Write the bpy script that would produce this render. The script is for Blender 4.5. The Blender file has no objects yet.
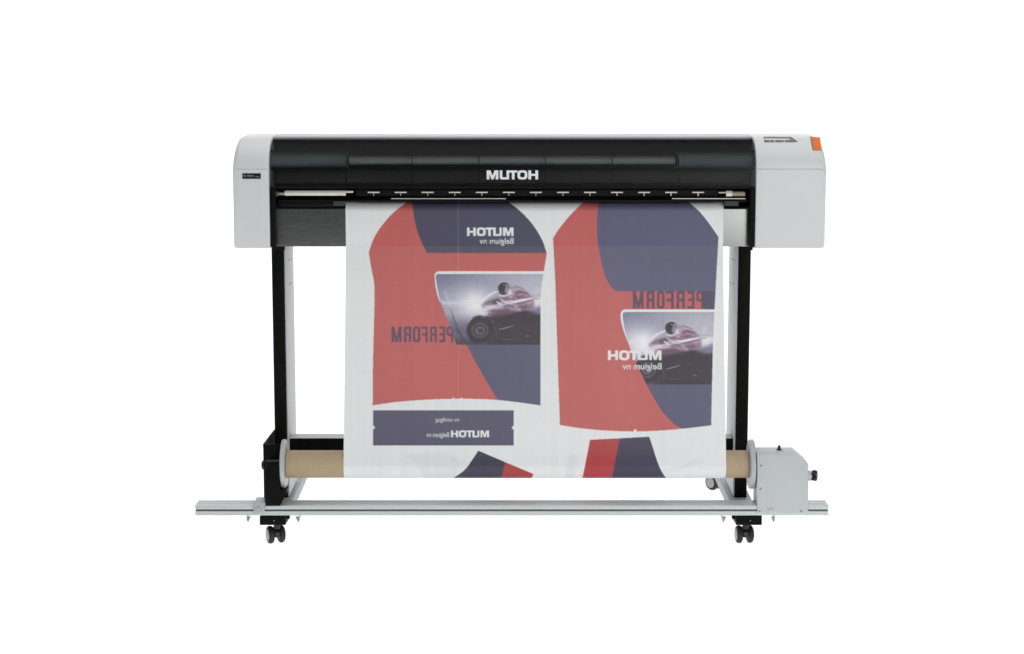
import bpy, bmesh, math, random
import numpy as np
from mathutils import Vector, Matrix
random.seed(4)
scene = bpy.context.scene
COL = scene.collection
PI = math.pi

# ------------------------------------------------------------------ camera
F = 2000.0                       # focal length in pixels of a 1024 px wide picture
A = math.radians(8.5)            # the camera looks slightly down
CY = -6.0
ca, sa = math.cos(A), math.sin(A)

def ray(px, py):
    d, e = (px - 512) / F, (327 - py) / F
    return d, ca + e * sa, -sa + e * ca
FLOOR_PY, FLOOR_Y = 543.0, -0.10
_r = ray(512, FLOOR_PY)
CZ = -(FLOOR_Y - CY) / _r[1] * _r[2]

def W(px, py, Y):
    """measured position on the photograph -> world x, z on the plane y = Y"""
    r = ray(px, py)
    t = (Y - CY) / r[1]
    return t * r[0], CZ + t * r[2]
def wx(px, py, Y): return W(px, py, Y)[0]
def wz(py, Y): return W(512, py, Y)[1]
def proj(x, y, z):
    dy, dz = y - CY, z - CZ
    w = dy * ca - dz * sa
    u = dy * sa + dz * ca
    return 512 + F * x / w, 327 - F * u / w

cam = bpy.data.cameras.new('camera')
cam.sensor_width = 36.0
cam.lens = 36.0 * F / 1024
cam.clip_end = 100
camo = bpy.data.objects.new('camera', cam)
COL.objects.link(camo)
camo.location = (0, CY, CZ)
camo.rotation_euler = (PI / 2 - A, 0, 0)
scene.camera = camo

# ------------------------------------------------------------------ materials
def mat(name, color, rough=0.5, metal=0.0, spec=0.5, noise=0.0, nscale=40.0, stretch=(1, 1, 1), bump=0.0, bscale=400.0, rvar=0.0):
    m = bpy.data.materials.new(name)
    m.use_nodes = True
    nt = m.node_tree
    b = nt.nodes['Principled BSDF']
    b.inputs['Base Color'].default_value = (*color, 1)
    b.inputs['Roughness'].default_value = rough
    b.inputs['Metallic'].default_value = metal
    b.inputs['Specular IOR Level'].default_value = spec
    tc = nt.nodes.new('ShaderNodeTexCoord')
    mp = nt.nodes.new('ShaderNodeMapping')
    mp.inputs['Scale'].default_value = stretch
    nt.links.new(tc.outputs['Object'], mp.inputs['Vector'])
    if noise > 0 or rvar > 0:
        n = nt.nodes.new('ShaderNodeTexNoise')
        n.inputs['Scale'].default_value = nscale
        n.inputs['Detail'].default_value = 6
        nt.links.new(mp.outputs['Vector'], n.inputs['Vector'])
        if noise > 0:
            r = nt.nodes.new('ShaderNodeMapRange')
            r.inputs['From Min'].default_value = 0.3
            r.inputs['From Max'].default_value = 0.7
            r.inputs['To Min'].default_value = 1 - noise
            r.inputs['To Max'].default_value = 1 + noise
            nt.links.new(n.outputs['Fac'], r.inputs['Value'])
            mx = nt.nodes.new('ShaderNodeVectorMath')
            mx.operation = 'SCALE'
            mx.inputs[0].default_value = color
            nt.links.new(r.outputs['Result'], mx.inputs['Scale'])
            nt.links.new(mx.outputs['Vector'], b.inputs['Base Color'])
        if rvar > 0:
            r2 = nt.nodes.new('ShaderNodeMapRange')
            r2.inputs['From Min'].default_value = 0.3
            r2.inputs['From Max'].default_value = 0.7
            r2.inputs['To Min'].default_value = max(0, rough - rvar)
            r2.inputs['To Max'].default_value = rough + rvar
            nt.links.new(n.outputs['Fac'], r2.inputs['Value'])
            nt.links.new(r2.outputs['Result'], b.inputs['Roughness'])
    if bump > 0:
        n2 = nt.nodes.new('ShaderNodeTexNoise')
        n2.inputs['Scale'].default_value = bscale
        n2.inputs['Detail'].default_value = 3
        nt.links.new(mp.outputs['Vector'], n2.inputs['Vector'])
        bp = nt.nodes.new('ShaderNodeBump')
        bp.inputs['Strength'].default_value = bump
        bp.inputs['Distance'].default_value = 0.001
        nt.links.new(n2.outputs['Fac'], bp.inputs['Height'])
        nt.links.new(bp.outputs['Normal'], b.inputs['Normal'])
    return m

M = {}
M['plastic'] = mat('white_plastic', (.665, .68, .68), .45, 0, .35, noise=.015, nscale=5, bump=.12, bscale=900)
M['top'] = mat('top_plastic', (.56, .56, .60), .5, 0, .3)
M['paint'] = mat('grey_paint', (.525, .555, .565), .45, 0, .35, noise=.02, nscale=12, bump=.15, bscale=700)
M['panel'] = mat('panel_paint', (.50, .52, .54), .5, 0, .3, noise=.02, nscale=10)
M['footpaint'] = mat('foot_paint', (.36, .385, .39), .5, 0, .3, noise=.03, nscale=10)
M['flange'] = mat('flange_plastic', (.45, .485, .495), .4, 0, .35, noise=.03, nscale=20)
M['black'] = mat('black_steel', (.006, .006, .0055), .5, 0, .06, noise=.15, nscale=30, bump=.1, bscale=600)
M['interior'] = mat('black_interior', (.0065, .006, .0058), .6, 0, .12, noise=.3, nscale=18)
M['blackgloss'] = mat('black_plastic', (.012, .012, .012), .35, 0, .4)
M['rubber'] = mat('rubber', (.016, .016, .016), .55, 0, .4)
M['hub'] = mat('hub_grey', (.42, .44, .45), .45)
M['alu'] = mat('aluminium', (.56, .585, .59), .45, .3, .5, noise=.02, nscale=14, stretch=(.3, 12, 12), rvar=.04)
M['groove'] = mat('groove', (.16, .18, .17), .6, .3)
M['apron'] = mat('brushed_apron', (.245, .25, .243), .26, .97, .5, noise=.05, nscale=22, stretch=(.6, 14, 14), rvar=.02)
M['steel'] = mat('steel', (.62, .61, .58), .35, .9)
M['cream'] = mat('cream_roller', (.74, .72, .66), .5, 0, .4, noise=.04, nscale=60)
M['tan'] = mat('tan_rubber', (.36, .32, .25), .6, 0, .3, noise=.15, nscale=120)
M['card'] = mat('cardboard', (.455, .358, .235), .75, 0, .2, noise=.03, nscale=90, stretch=(1, 1, 1), bump=.2, bscale=300)
M['orange'] = mat('orange_lens', (.76, .155, .002), .35, 0, .25)
M['lcd'] = mat('display', (.66, .68, .60), .3)
M['dark'] = mat('dark_frame', (.13, .135, .13), .45)
M['guide'] = mat('guide_plastic', (.05, .05, .048), .5, 0, .2)
M['ink'] = mat('white_ink', (.78, .80, .82), .4)
M['plate'] = mat('name_plate', (.006, .007, .008), .5, 0, .15)
M['platetext'] = mat('plate_lettering', (.36, .37, .37), .5)
M['carriage'] = mat('carriage_metal', (.86, .89, .90), .45, .1)
M['carriage2'] = mat('carriage_plastic', (.46, .52, .54), .5)
M['carriage3'] = mat('carriage_dark', (.085, .088, .086), .5)
M['white'] = mat('studio_white', (.90, .90, .90), .9, 0, .1, noise=.004, nscale=2)
M['screw'] = mat('screw', (.25, .27, .27), .4, .6)

# translucent white, made up so added lamps behind whiten floor and backdrop
m = bpy.data.materials.new('backlit_white')
m.use_nodes = True
nt = m.node_tree
df = nt.nodes.new('ShaderNodeBsdfDiffuse'); df.inputs['Color'].default_value = (.92, .92, .92, 1)
tl = nt.nodes.new('ShaderNodeBsdfTranslucent'); tl.inputs['Color'].default_value = (.92, .92, .92, 1)
mx = nt.nodes.new('ShaderNodeMixShader'); mx.inputs[0].default_value = .55
nt.links.new(df.outputs[0], mx.inputs[1]); nt.links.new(tl.outputs[0], mx.inputs[2])
nt.links.new(mx.outputs[0], nt.nodes['Material Output'].inputs['Surface'])
M['backlit'] = m

m = bpy.data.materials.new('smoked_cover')
m.use_nodes = True
nt = m.node_tree
tr = nt.nodes.new('ShaderNodeBsdfTransparent'); tr.inputs['Color'].default_value = (.78, .80, .80, 1)
df = nt.nodes.new('ShaderNodeBsdfDiffuse'); df.inputs['Color'].default_value = (.014, .0145, .0135, 1)
gl = nt.nodes.new('ShaderNodeBsdfGlossy'); gl.inputs['Roughness'].default_value = .3
m1 = nt.nodes.new('ShaderNodeMixShader'); m1.inputs[0].default_value = .035
nt.links.new(df.outputs[0], m1.inputs[1]); nt.links.new(gl.outputs[0], m1.inputs[2])
mx = nt.nodes.new('ShaderNodeMixShader'); mx.inputs[0].default_value = .25
nt.links.new(tr.outputs[0], mx.inputs[1]); nt.links.new(m1.outputs[0], mx.inputs[2])
nt.links.new(mx.outputs[0], nt.nodes['Material Output'].inputs['Surface'])
M['smoke'] = m

# printed sheet: colour comes from the ink laid on the weave
m = bpy.data.materials.new('printed_paper')
m.use_nodes = True
nt = m.node_tree
b = nt.nodes['Principled BSDF']
at = nt.nodes.new('ShaderNodeAttribute')
at.attribute_name = 'ink'
tc = nt.nodes.new('ShaderNodeTexCoord')
n = nt.nodes.new('ShaderNodeTexNoise')
n.inputs['Scale'].default_value = 260
n.inputs['Detail'].default_value = 4
nt.links.new(tc.outputs['Object'], n.inputs['Vector'])
r = nt.nodes.new('ShaderNodeMapRange')
r.inputs['To Min'].default_value = .97
r.inputs['To Max'].default_value = 1.03
nt.links.new(n.outputs['Fac'], r.inputs['Value'])
v = nt.nodes.new('ShaderNodeVectorMath')
v.operation = 'SCALE'
nt.links.new(at.outputs['Color'], v.inputs[0])
nt.links.new(r.outputs['Result'], v.inputs['Scale'])
nt.links.new(v.outputs['Vector'], b.inputs['Base Color'])
b.inputs['Roughness'].default_value = .48
b.inputs['Specular IOR Level'].default_value = .4
tl = nt.nodes.new('ShaderNodeBsdfTranslucent')       # thin paper: light from behind comes through
tl.inputs['Color'].default_value = (.60, .56, .56, 1)
mx = nt.nodes.new('ShaderNodeMixShader'); mx.inputs[0].default_value = .06
nt.links.new(b.outputs[0], mx.inputs[1]); nt.links.new(tl.outputs[0], mx.inputs[2])
nt.links.new(mx.outputs[0], nt.nodes['Material Output'].inputs['Surface'])
M['print'] = m

# ------------------------------------------------------------------ mesh helpers
class MB:
    """collects shapes and links them as one mesh object"""
    def __init__(s):
        s.bm = bmesh.new()
        s.mats = []
    def mi(s, m):
        if m not in s.mats: s.mats.append(m)
        return s.mats.index(m)
    def box(s, x0, x1, y0, y1, z0, z1, m, bev=0.0, seg=2):
        t = bmesh.new()
        bmesh.ops.create_cube(t, size=1)
        for vv in t.verts:
            vv.co = Vector(((x0 + x1) / 2 + vv.co.x * (x1 - x0), (y0 + y1) / 2 + vv.co.y * (y1 - y0), (z0 + z1) / 2 + vv.co.z * (z1 - z0)))
        if bev > 0:
            bmesh.ops.bevel(t, geom=t.edges[:], offset=bev, segments=seg, profile=.5, affect='EDGES')
        s.add(t, m)
        return s
    def add(s, t, m, mtx=None):
        i = s.mi(m)
        if mtx is not None: bmesh.ops.transform(t, matrix=mtx, verts=t.verts[:])
        mp = {}
        for vv in t.verts: mp[vv] = s.bm.verts.new(vv.co)
        for f in t.faces:
            try:
                g = s.bm.faces.new([mp[q] for q in f.verts])
                g.material_index = i
                g.smooth = f.smooth
            except ValueError: pass
        t.free()
    def lathe(s, prof, axis, origin, m, seg=40, smooth=True, mtx=None):
        """prof: list of (along, radius); axis 'x','y','z'"""
        t = bmesh.new()
        rings = []
        for a, rad in prof:
            ring = []
            for k in range(seg):
                th = 2 * PI * k / seg
                c, q = rad * math.cos(th), rad * math.sin(th)
                p = {'x': (a, c, q), 'y': (c, a, q), 'z': (c, q, a)}[axis]
                ring.append(t.verts.new(Vector(p) + Vector(origin)))
            rings.append(ring)
        for i in range(len(rings) - 1):
            for k in range(seg):
                f = t.faces.new((rings[i][k], rings[i][(k + 1) % seg], rings[i + 1][(k + 1) % seg], rings[i + 1][k]))
                f.smooth = smooth
        t.faces.new(rings[0]); t.faces.new(rings[-1])
        bmesh.ops.recalc_face_normals(t, faces=t.faces[:])
        s.add(t, m, mtx)
        return s
    def cyl(s, axis, a0, a1, rad, origin, m, seg=32, ch=0.0012, mtx=None):
        return s.lathe([(a0, max(rad - ch, 1e-4)), (a0 + ch, rad), (a1 - ch, rad), (a1, max(rad - ch, 1e-4))], axis, origin, m, seg, True, mtx)
    def prism(s, pts, y0, y1, m, bev=0.0, plane='xz'):
        """polygon in xz extruded along y (or yz along x)"""
        t = bmesh.new()
        mk = (lambda p, d: (p[0], d, p[1])) if plane == 'xz' else (lambda p, d: (d, p[0], p[1]))
        a = [t.verts.new(mk(p, y0)) for p in pts]
        b_ = [t.verts.new(mk(p, y1)) for p in pts]
        t.faces.new(a); t.faces.new(b_[::-1])
        k = len(pts)
        for i in range(k): t.faces.new((a[i], b_[i], b_[(i + 1) % k], a[(i + 1) % k]))
        bmesh.ops.recalc_face_normals(t, faces=t.faces[:])
        if bev > 0:
            bmesh.ops.bevel(t, geom=t.edges[:], offset=bev, segments=2, profile=.5, affect='EDGES')
        s.add(t, m)
        return s
    def build(s, name, parent=None, sharp=35):
        me = bpy.data.meshes.new(name)
        bmesh.ops.recalc_face_normals(s.bm, faces=s.bm.faces[:])
        s.bm.to_mesh(me)
        s.bm.free()
        for mm in s.mats: me.materials.append(M[mm])
        me.set_sharp_from_angle(angle=math.radians(sharp))
        o = bpy.data.objects.new(name, me)
        COL.objects.link(o)
        if parent: o.parent = parent
        return o

def tag(o, label, cat): o['label'] = label; o['category'] = cat
def copy_part(o, dx, parent):
    c = o.copy(); COL.objects.link(c); c.parent = parent; c.location.x += dx
    return c

# ------------------------------------------------------------------ studio
mb = MB()
prof = [(-5.0, 0.0)] + [(2.2 + 1.2 * math.sin(t), 1.2 - 1.2 * math.cos(t)) for t in np.linspace(0, PI / 2, 24)] + [(3.4, 3.4)]
i0 = mb.mi('backlit')
for i in range(len(prof) - 1):
    if i == 0: continue
    (ya, za), (yb, zb) = prof[i], prof[i + 1]
    f = mb.bm.faces.new([mb.bm.verts.new(p) for p in ((-5.5, ya, za), (5.5, ya, za), (5.5, yb, zb), (-5.5, yb, zb))])
    f.smooth = True
bmesh.ops.remove_doubles(mb.bm, verts=mb.bm.verts[:], dist=1e-5)
bd = mb.build('backdrop', sharp=80)
bd['kind'] = 'structure'
mb = MB()
mb.mi('backlit')
mb.bm.faces.new([mb.bm.verts.new(p) for p in ((-5.5, -4.4, 0), (5.5, -4.4, 0), (5.5, 2.2, 0), (-5.5, 2.2, 0))])
fl = mb.build('floor')
fl['kind'] = 'structure'

# ------------------------------------------------------------------ printer
printer = bpy.data.objects.new('large_format_printer', None)
COL.objects.link(printer)
tag(printer, 'white and black wide-format printer on a black two-legged stand with a metal take-up rail', 'printer')

ZB = wz(248.4, 0.0)              # underside of the machine
Z168 = wz(168.5, 0.0)            # where the front starts to curve back
DC = 0.13                        # depth of the curve
ZT = wz(136.1, DC)               # flat top
YB = 0.30

def front_profile(inset=0.0, n=18, z0=None):
    z0 = ZB if z0 is None else z0
    pts = [(inset, z0)]
    for k in range(n + 1):
        u = PI / 2 * k / n
        pts.append((DC - (DC - inset) * math.cos(u), Z168 + (ZT - inset - Z168) * math.sin(u)))
    return pts

def end_cover(px_in, px_out, sgn):
    xi, xo = wx(px_in, 200, 0), wx(px_out, 172, 0)
    RX = 0.020
    zs = Z168 - .001
    P = [(YB, ZB), (0.004, ZB), (0.0012, ZB + .0012), (0.0, ZB + .004), (0.0, zs - .0022), (0.0022, zs - .0016), (0.0022, zs), (0, zs + .0006)]
    fp = front_profile(0.0, 20)[2:]
    P += fp + [(YB - .02, ZT), (YB - .005, ZT - .006), (YB, ZT - .02)]
    P[0] = (YB, ZB)
    width = abs(xo - xi)
    q = [0, .0015, .004] + list(np.linspace(.012, width - RX, 5)) + [width - RX * math.cos(t) for t in np.linspace(PI / 2 * .12, PI / 2, 12)[::-1]][::-1]
    q = sorted(set([round(a, 6) for a in q if a <= width]))
    # rounded outer edge
    q = [0, .0015, .004, .03, width - RX] + [width - RX + RX * math.sin(t) for t in np.linspace(.1, PI / 2, 14)]
    mb = MB()
    i = mb.mi('plastic')
    rings = []
    for d in q:
        k = 0.0
        if d > width - RX:
            e = min(1.0, (d - (width - RX)) / RX)
            k = 1 - math.sqrt(max(0, 1 - e * e))
        kin = 0.0
        if d < .004: kin = (1 - math.sqrt(max(0, 1 - (1 - d / .004) ** 2))) * .0035
        ring = []
        for (y, z) in P:
            h = (z - ZB) / (ZT - ZB)
            zz = ZB + (z - ZB) * (1 - .13 * k * h ** 1.5)
            bx = (YB - y) / YB
            yy = YB - (YB - y) * (1 - .012 * k)
            # inner lip rounding
            yy += kin * bx
            zz -= kin * h
            # bottom outer corner
            if z < ZB + .01: zz += .008 * k * k
            ring.append(mb.bm.verts.new((xi + sgn * d, yy, zz)))
        rings.append(ring)
    n = len(P)
    for a in range(len(rings) - 1):
        for c in range(n):
            f = mb.bm.faces.new((rings[a][c], rings[a][(c + 1) % n], rings[a + 1][(c + 1) % n], rings[a + 1][c]))
            f.smooth = True; f.material_index = i
    mb.bm.faces.new(rings[0]); mb.bm.faces.new(rings[-1])
    return mb.build('end_cover', printer, sharp=32)

ecl = end_cover(269.3, 232.6, -1)
ecr = end_cover(755.8, 826.4, 1)
ecl['label'] = 'end cover with the small black name plate'
ecr['label'] = 'end cover with orange lens and small display'

# a patch that follows the curved front of the end cover
FP = front_profile(0.0, 60)
def on_profile(px, py, P, off):
    prev = None
    for k in range(len(P) - 1):
        a, b_ = P[k], P[k + 1]
        pa, pb = proj(0, *a)[1], proj(0, *b_)[1]
        if pb <= py <= pa or k == len(P) - 2 and py < pb:
            t = (pa - py) / (pa - pb)
            t = min(max(t, 0), 1)
            y, z = a[0] + (b_[0] - a[0]) * t, a[1] + (b_[1] - a[1]) * t
            nx, nz = -(b_[1] - a[1]), (b_[0] - a[0])
            L = math.hypot(nx, nz)
            y += nx / L * off; z += nz / L * off
            return Vector((wx(px, py, y), y, z))
    y, z = P[0]
    return Vector((wx(px, py, y), y - off, z))
def patch(mb, corners, m, th, P=FP, rows=6, base=-.002):
    """corners: tl, tr, br, bl on the photograph"""
    tl, tr_, br, bl = corners
    i = mb.mi(m)
    top, bot = [], []
    for r_ in range(rows + 1):
        t = r_ / rows
        for side, (c0, c1) in enumerate(((tl, bl), (tr_, br))):
            px, py = c0[0] + (c1[0] - c0[0]) * t, c0[1] + (c1[1] - c0[1]) * t
            top.append(mb.bm.verts.new(on_profile(px, py, P, th)))
            bot.append(mb.bm.verts.new(on_profile(px, py, P, base)))
    def q(*v):
        f = mb.bm.faces.new(v); f.material_index = i
    for r_ in range(rows):
        a = 2 * r_
        q(top[a], top[a + 1], top[a + 3], top[a + 2])
        q(bot[a], bot[a + 2], bot[a + 3], bot[a + 1])
        q(top[a], top[a + 2], bot[a + 2], bot[a])
        q(top[a + 1], bot[a + 1], bot[a + 3], top[a + 3])
    q(top[0], bot[0], bot[1], top[1])
    q(top[-2], top[-1], bot[-1], bot[-2])

mb = MB(); patch(mb, ((811.5, 137.6), (820.3, 137.8), (821.3, 150.2), (813.6, 150.2)), 'orange', .0025)
mb.build('ink_lens', ecr)
mb = MB()
patch(mb, ((810.0, 136.9), (811.3, 136.9), (813.4, 150.4), (812.7, 150.4)), 'dark', .0012)
mb.build('lens_trim', ecr)
mb = MB()
patch(mb, ((763.3, 137.2), (791.0, 137.2), (793.0, 138.6), (763.8, 138.6)), 'dark', .0018)
for da, db in ((764.0, 769.4), (770.2, 773.8), (775.0, 780.6), (781.3, 783.4), (784.6, 794.0)):
    patch(mb, ((da, 140.5), (db, 140.5), (db + .5, 142.2), (da + .5, 142.2)), 'dark', .0018)
patch(mb, ((789.2, 138.6), (793.0, 138.6), (797.6, 142.0), (794.6, 142.0)), 'dark', .0018)
cp = mb.build('control_panel', ecr)
mb = MB()
patch(mb, ((764.5, 138.75), (788.9, 138.75), (789.6, 140.3), (765.0, 140.3)), 'lcd', .0012)
mb.build('display', ecr)

# text helper -> triangles in text space
def text_tris(body, size=1.0):
    cu = bpy.data.curves.new('lettering', 'FONT')
    cu.body = body; cu.size = size
    o = bpy.data.objects.new('lettering', cu)
    COL.objects.link(o)
    dg = bpy.context.evaluated_depsgraph_get()
    me = o.evaluated_get(dg).to_mesh()
    me.calc_loop_triangles()
    V = np.array([vv.co[:2] for vv in me.vertices])
    T = np.array([t.vertices[:] for t in me.loop_triangles])
    o.evaluated_get(dg).to_mesh_clear()
    bpy.data.objects.remove(o)
    bpy.data.curves.remove(cu)
    return V, T
def fit(V, x0, x1, y0, y1, mirror=False):
    """text space -> picture box (y down)"""
    a, b_ = V.min(0), V.max(0)
    u = (V[:, 0] - a[0]) / (b_[0] - a[0])
    if mirror: u = 1 - u
    w = (V[:, 1] - a[1]) / (b_[1] - a[1])
    return np.stack([x0 + u * (x1 - x0), y1 - w * (y1 - y0)], 1)

# name plate
mb = MB()
px0, px1, py0, py1 = 242.3, 260.8, 173.4, 178.8
(x0, z1), (x1, z0) = W(px0, py0, 0), W(px1, py1, 0)
mb.box(x0, x1, -.0016, .001, z0, z1, 'plate', .0008)
npl = mb.build('name_plate', ecl)
mb = MB()
i = mb.mi('platetext')
for body, bx in (('RJ-900X', (243.6, 254.4, 174.9, 177.2)), ('series', (255.6, 259.4, 175.9, 177.3))):
    V, T = text_tris(body)
    Q = fit(V, *bx)
    vs = [mb.bm.verts.new((wx(a, b_, 0), -.0020, wz(b_, 0))) for a, b_ in Q]
    for t in T:
        try: mb.bm.faces.new([vs[k] for k in t]).material_index = i
        except ValueError: pass
# lettering sits with the plate
o = mb.build('plate_lettering', ecl)

# chassis behind the cover, top panel
XL, XR = wx(269.6, 200, 0) + .0005, wx(755.6, 200, 0) - .0005
mb = MB()
mb.box(XL, XR, DC + .004, YB - .01, ZB + .02, ZT - .012, 'interior')
mb.box(XL, XR, .06, DC + .004, ZB + .004, wz(207, .05), 'interior')
mb.build('chassis', printer)
mb = MB()
mb.box(XL, XR, DC - .004, YB, ZT - .012, ZT - .001, 'top', .003)
mb.build('top_panel', printer)

# smoked cover
CI = .007
ZC0 = wz(186.3, CI)
CPRO = front_profile(CI, 28, ZC0)
CPI = front_profile(CI + .003, 28, ZC0)
mb = MB()
i = mb.mi('smoke')
def strip(P, Pi, xa, xb, m):
    i = mb.mi(m)
    A_ = [[mb.bm.verts.new((x, y, z)) for (y, z) in P] for x in (xa, xb)]
    B_ = [[mb.bm.verts.new((x, y, z)) for (y, z) in Pi] for x in (xa, xb)]
    k = len(P)
    fs = []
    for j in range(k - 1):
        fs.append((A_[0][j], A_[1][j], A_[1][j + 1], A_[0][j + 1]))
        fs.append((B_[0][j + 1], B_[1][j + 1], B_[1][j], B_[0][j]))
        for e in (0, 1): fs.append((A_[e][j], A_[e][j + 1], B_[e][j + 1], B_[e][j]))
    fs.append((A_[0][0], B_[0][0], B_[1][0], A_[1][0]))
    fs.append((A_[0][-1], A_[1][-1], B_[1][-1], B_[0][-1]))
    for f in fs:
        g = mb.bm.faces.new(f); g.material_index = i; g.smooth = True
strip(CPRO, CPI, XL, XR, 'smoke')
cover = mb.build('front_cover', printer, sharp=40)
# ribs on the inside of the cover
CR0 = front_profile(CI + .0036, 28, ZC0)
CR1 = front_profile(CI + .016, 28, ZC0)
for px in (346.0, 411.9, 479.0, 545.6, 612.3, 678.8):
    mb = MB()
    x = wx(px, 170, CI)
    strip(CR0, CR1, x - .0011, x + .0011, 'interior')
    mb.build('cover_rib', cover)
# trim along the lower edge and side cheeks of the cover
mb = MB()
mb.box(XL, XR, CI - .0015, CI + .010, wz(188.4, CI), wz(186.5, CI), 'interior', .0008)
mb.build('cover_trim', cover)
for (a, b_) in ((XL + .0003, wx(275.6, 200, .01)), (wx(749.8, 200, .01), XR - .0003)):
    mb = MB()
    mb.box(a, b_, .004, .05, ZB + .002, wz(189, 0), 'black', .0015)
    mb.build('cheek', printer)

# rails behind the cover; their pale tone also stands in for its gloss
y = .07
mb = MB()
mb.cyl('x', wx(349.5, 160, y), wx(675, 160, y), .0158, (0, y - .004, wz(160.3, y)), 'carriage', 48)
mb.build('carriage_rail', printer)
for py in (154.6, 165.8):
    mb = MB()
    mb.box(wx(348.6, 160, y), wx(675.8, 160, y), .046, y + .02, wz(py + .6, .05), wz(py - .6, .05), 'interior', .001)  # slab added to let the rail's edges fall softly into shade
    mb.build('shade_slab', printer)
for a, b_ in ((271, 347.8), (676.8, 753.5)):
    mb = MB()
    mb.cyl('x', wx(a, 160, y), wx(b_, 160, y), .0255, (0, y + .008, wz(160.0, y)), 'carriage2', 48, .003)
    mb.build('gloss_rail_end', printer)
    for py in (151.2, 169.2):
        mb = MB()
        mb.box(wx(a, 160, y), wx(b_, 160, y), .046, y + .02, wz(py + .6, .05), wz(py - .6, .05), 'interior', .001)  # added here too, shading the edges of the dimmer rail
        mb.build('shade_slab', printer)
mb = MB()
y = .085
mb.box(XL + .004, XR - .004, y, y + .02, wz(184, y), wz(170.5, y), 'carriage3', .012)
mb.build('carriage_beam', printer)

# logo on the cover: joined U and T
def logo_polys():
    P = []
    s = .29
    # M
    P.append([(0, 0), (0, 1), (.42, 1), (.64, .42), (.86, 1), (1.28, 1), (1.28, 0), (.99, 0), (.99, .62), (.76, 0), (.52, 0), (.29, .62), (.29, 0)])
    # U + T
    P.append([(1.43, 1), (1.43, .20), (1.48, .07), (1.62, 0), (2.46, 0), (2.46, .76), (2.76, .76), (2.76, 0), (3.06, 0), (3.06, .76), (3.36, .76), (3.36, 1), (2.17, 1), (2.17, .23), (1.72, .23), (1.72, 1)])
    # H
    P.append([(4.58, 0), (4.58, 1), (4.88, 1), (4.88, .62), (5.34, .62), (5.34, 1), (5.64, 1), (5.64, 0), (5.34, 0), (5.34, .39), (4.88, .39), (4.88, 0)])
    def se(cx, cy, a, b_, n=4):
        out = []
        for k in range(28):
            t = 2 * PI * k / 28
            c, q = math.cos(t), math.sin(t)
            out.append((cx + a * math.copysign(abs(c) ** .62, c), cy + b_ * math.copysign(abs(q) ** .62, q)))
        return out
    return P, se(3.92, .5, .55, .51), se(3.92, .5, .25, .27)
LP, LO, LI = logo_polys()
bx = (486.7, 538.1, 170.4, 179.4)
yl = CI - .0016
def lp(p):
    px, py = bx[0] + p[0] / 5.64 * (bx[1] - bx[0]), bx[3] - p[1] * (bx[3] - bx[2])
    return (wx(px, 175, yl), wz(py, yl))
mb = MB()
for P in LP: mb.prism([lp(p) for p in P], yl, CI + .0005, 'ink')
n = len(LO)
for k in range(n):
    mb.prism([lp(LO[k]), lp(LO[(k + 1) % n]), lp(LI[(k + 1) % n]), lp(LI[k])], yl, CI + .0005, 'ink')
mb.build('logo', cover)

# opening under the cover: rollers, and pale bars for glimpses of paper
y = .03
mb = MB()
mb.cyl('x', wx(284.6, 193, y), wx(345.8, 193, y), .0078, (0, y, wz(193.1, y)), 'cream')
mb.cyl('x', wx(278.3, 193, y), wx(284.8, 193, y), .0042, (0, y, wz(193.8, y)), 'tan')
mb.cyl('x', wx(345.6, 193, y), wx(353.3, 193, y), .0030, (0, y, wz(191.8, y)), 'cream')
mb.cyl('x', wx(275.8, 193, y), wx(278.6, 193, y), .0075, (0, y, wz(193.8, y)), 'dark')
mb.build('feed_roller', printer)
mb = MB()
mb.cyl('x', wx(726, 193, y), wx(732.2, 193, y), .0088, (0, y, wz(193.6, y)), 'cream')
mb.cyl('x', wx(732, 193, y), wx(745, 193, y), .0068, (0, y, wz(193.9, y)), 'tan')
mb.cyl('x', wx(718.6, 193, y), wx(726.2, 193, y), .0020, (0, y, wz(192.6, y)), 'cream')
o = mb.build('feed_roller', printer)
o['label'] = 'short beige feed roller by the right end'
mb = MB()
y = .024
px = 373.6
mb.box(wx(px - 6.0, 192, y), wx(px + 6.0, 192, y), y, y + .004, wz(193.0, y), wz(191.8, y), 'cream', .0006)
mb.box(wx(px - .35, 192, y), wx(px + .35, 192, y), y + .0005, y + .004, wz(195.8, y), wz(193.1, y), 'steel')
clip = mb.build('paper_glimpse', printer)  # stands in for white paper glimpsed between the holders, no real part
for k in range(1, 13):
    copy_part(clip, wx(px + 27.05 * k, 192, y) - wx(px, 192, y), printer)
# pinch holders, black blocks behind the paper glimpses
mb = MB()
y = .034
mb.box(wx(356, 192, y), wx(718, 192, y), y, y + .025, wz(196, y), wz(189.6, y), 'interior', .002)
mb.build('roller_housing', printer)
y = .022
for a, b_ in ((391, 506), (672, 745.5)):
    mb = MB()
    mb.cyl('x', wx(a, 198, y), wx(b_, 198, y), .0016, (0, y, wz(198.6, y)), 'steel', 16, .0004)
    mb.build('guide_rod', printer)
mb = MB()
mb.box(XL + .02, XR - .02, .027, .05, wz(202.2, .027), wz(199.8, .027), 'interior', .002)
mb.box(XL + .02, wx(333, 203, .02), .029, .05, wz(207.0, .03), wz(202.4, .03), 'interior', .001)
mb.build('platen_bar', printer)
for (a, b_) in ((333.2, 345.4), (724.6, 738.5)):
    mb = MB()
    mb.box(wx(a, 203, .022), wx(b_, 203, .022), .021, .04, wz(206.0, .022), wz(201.2, .022), 'guide', .001)
    mb.build('edge_guide', printer)

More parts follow.
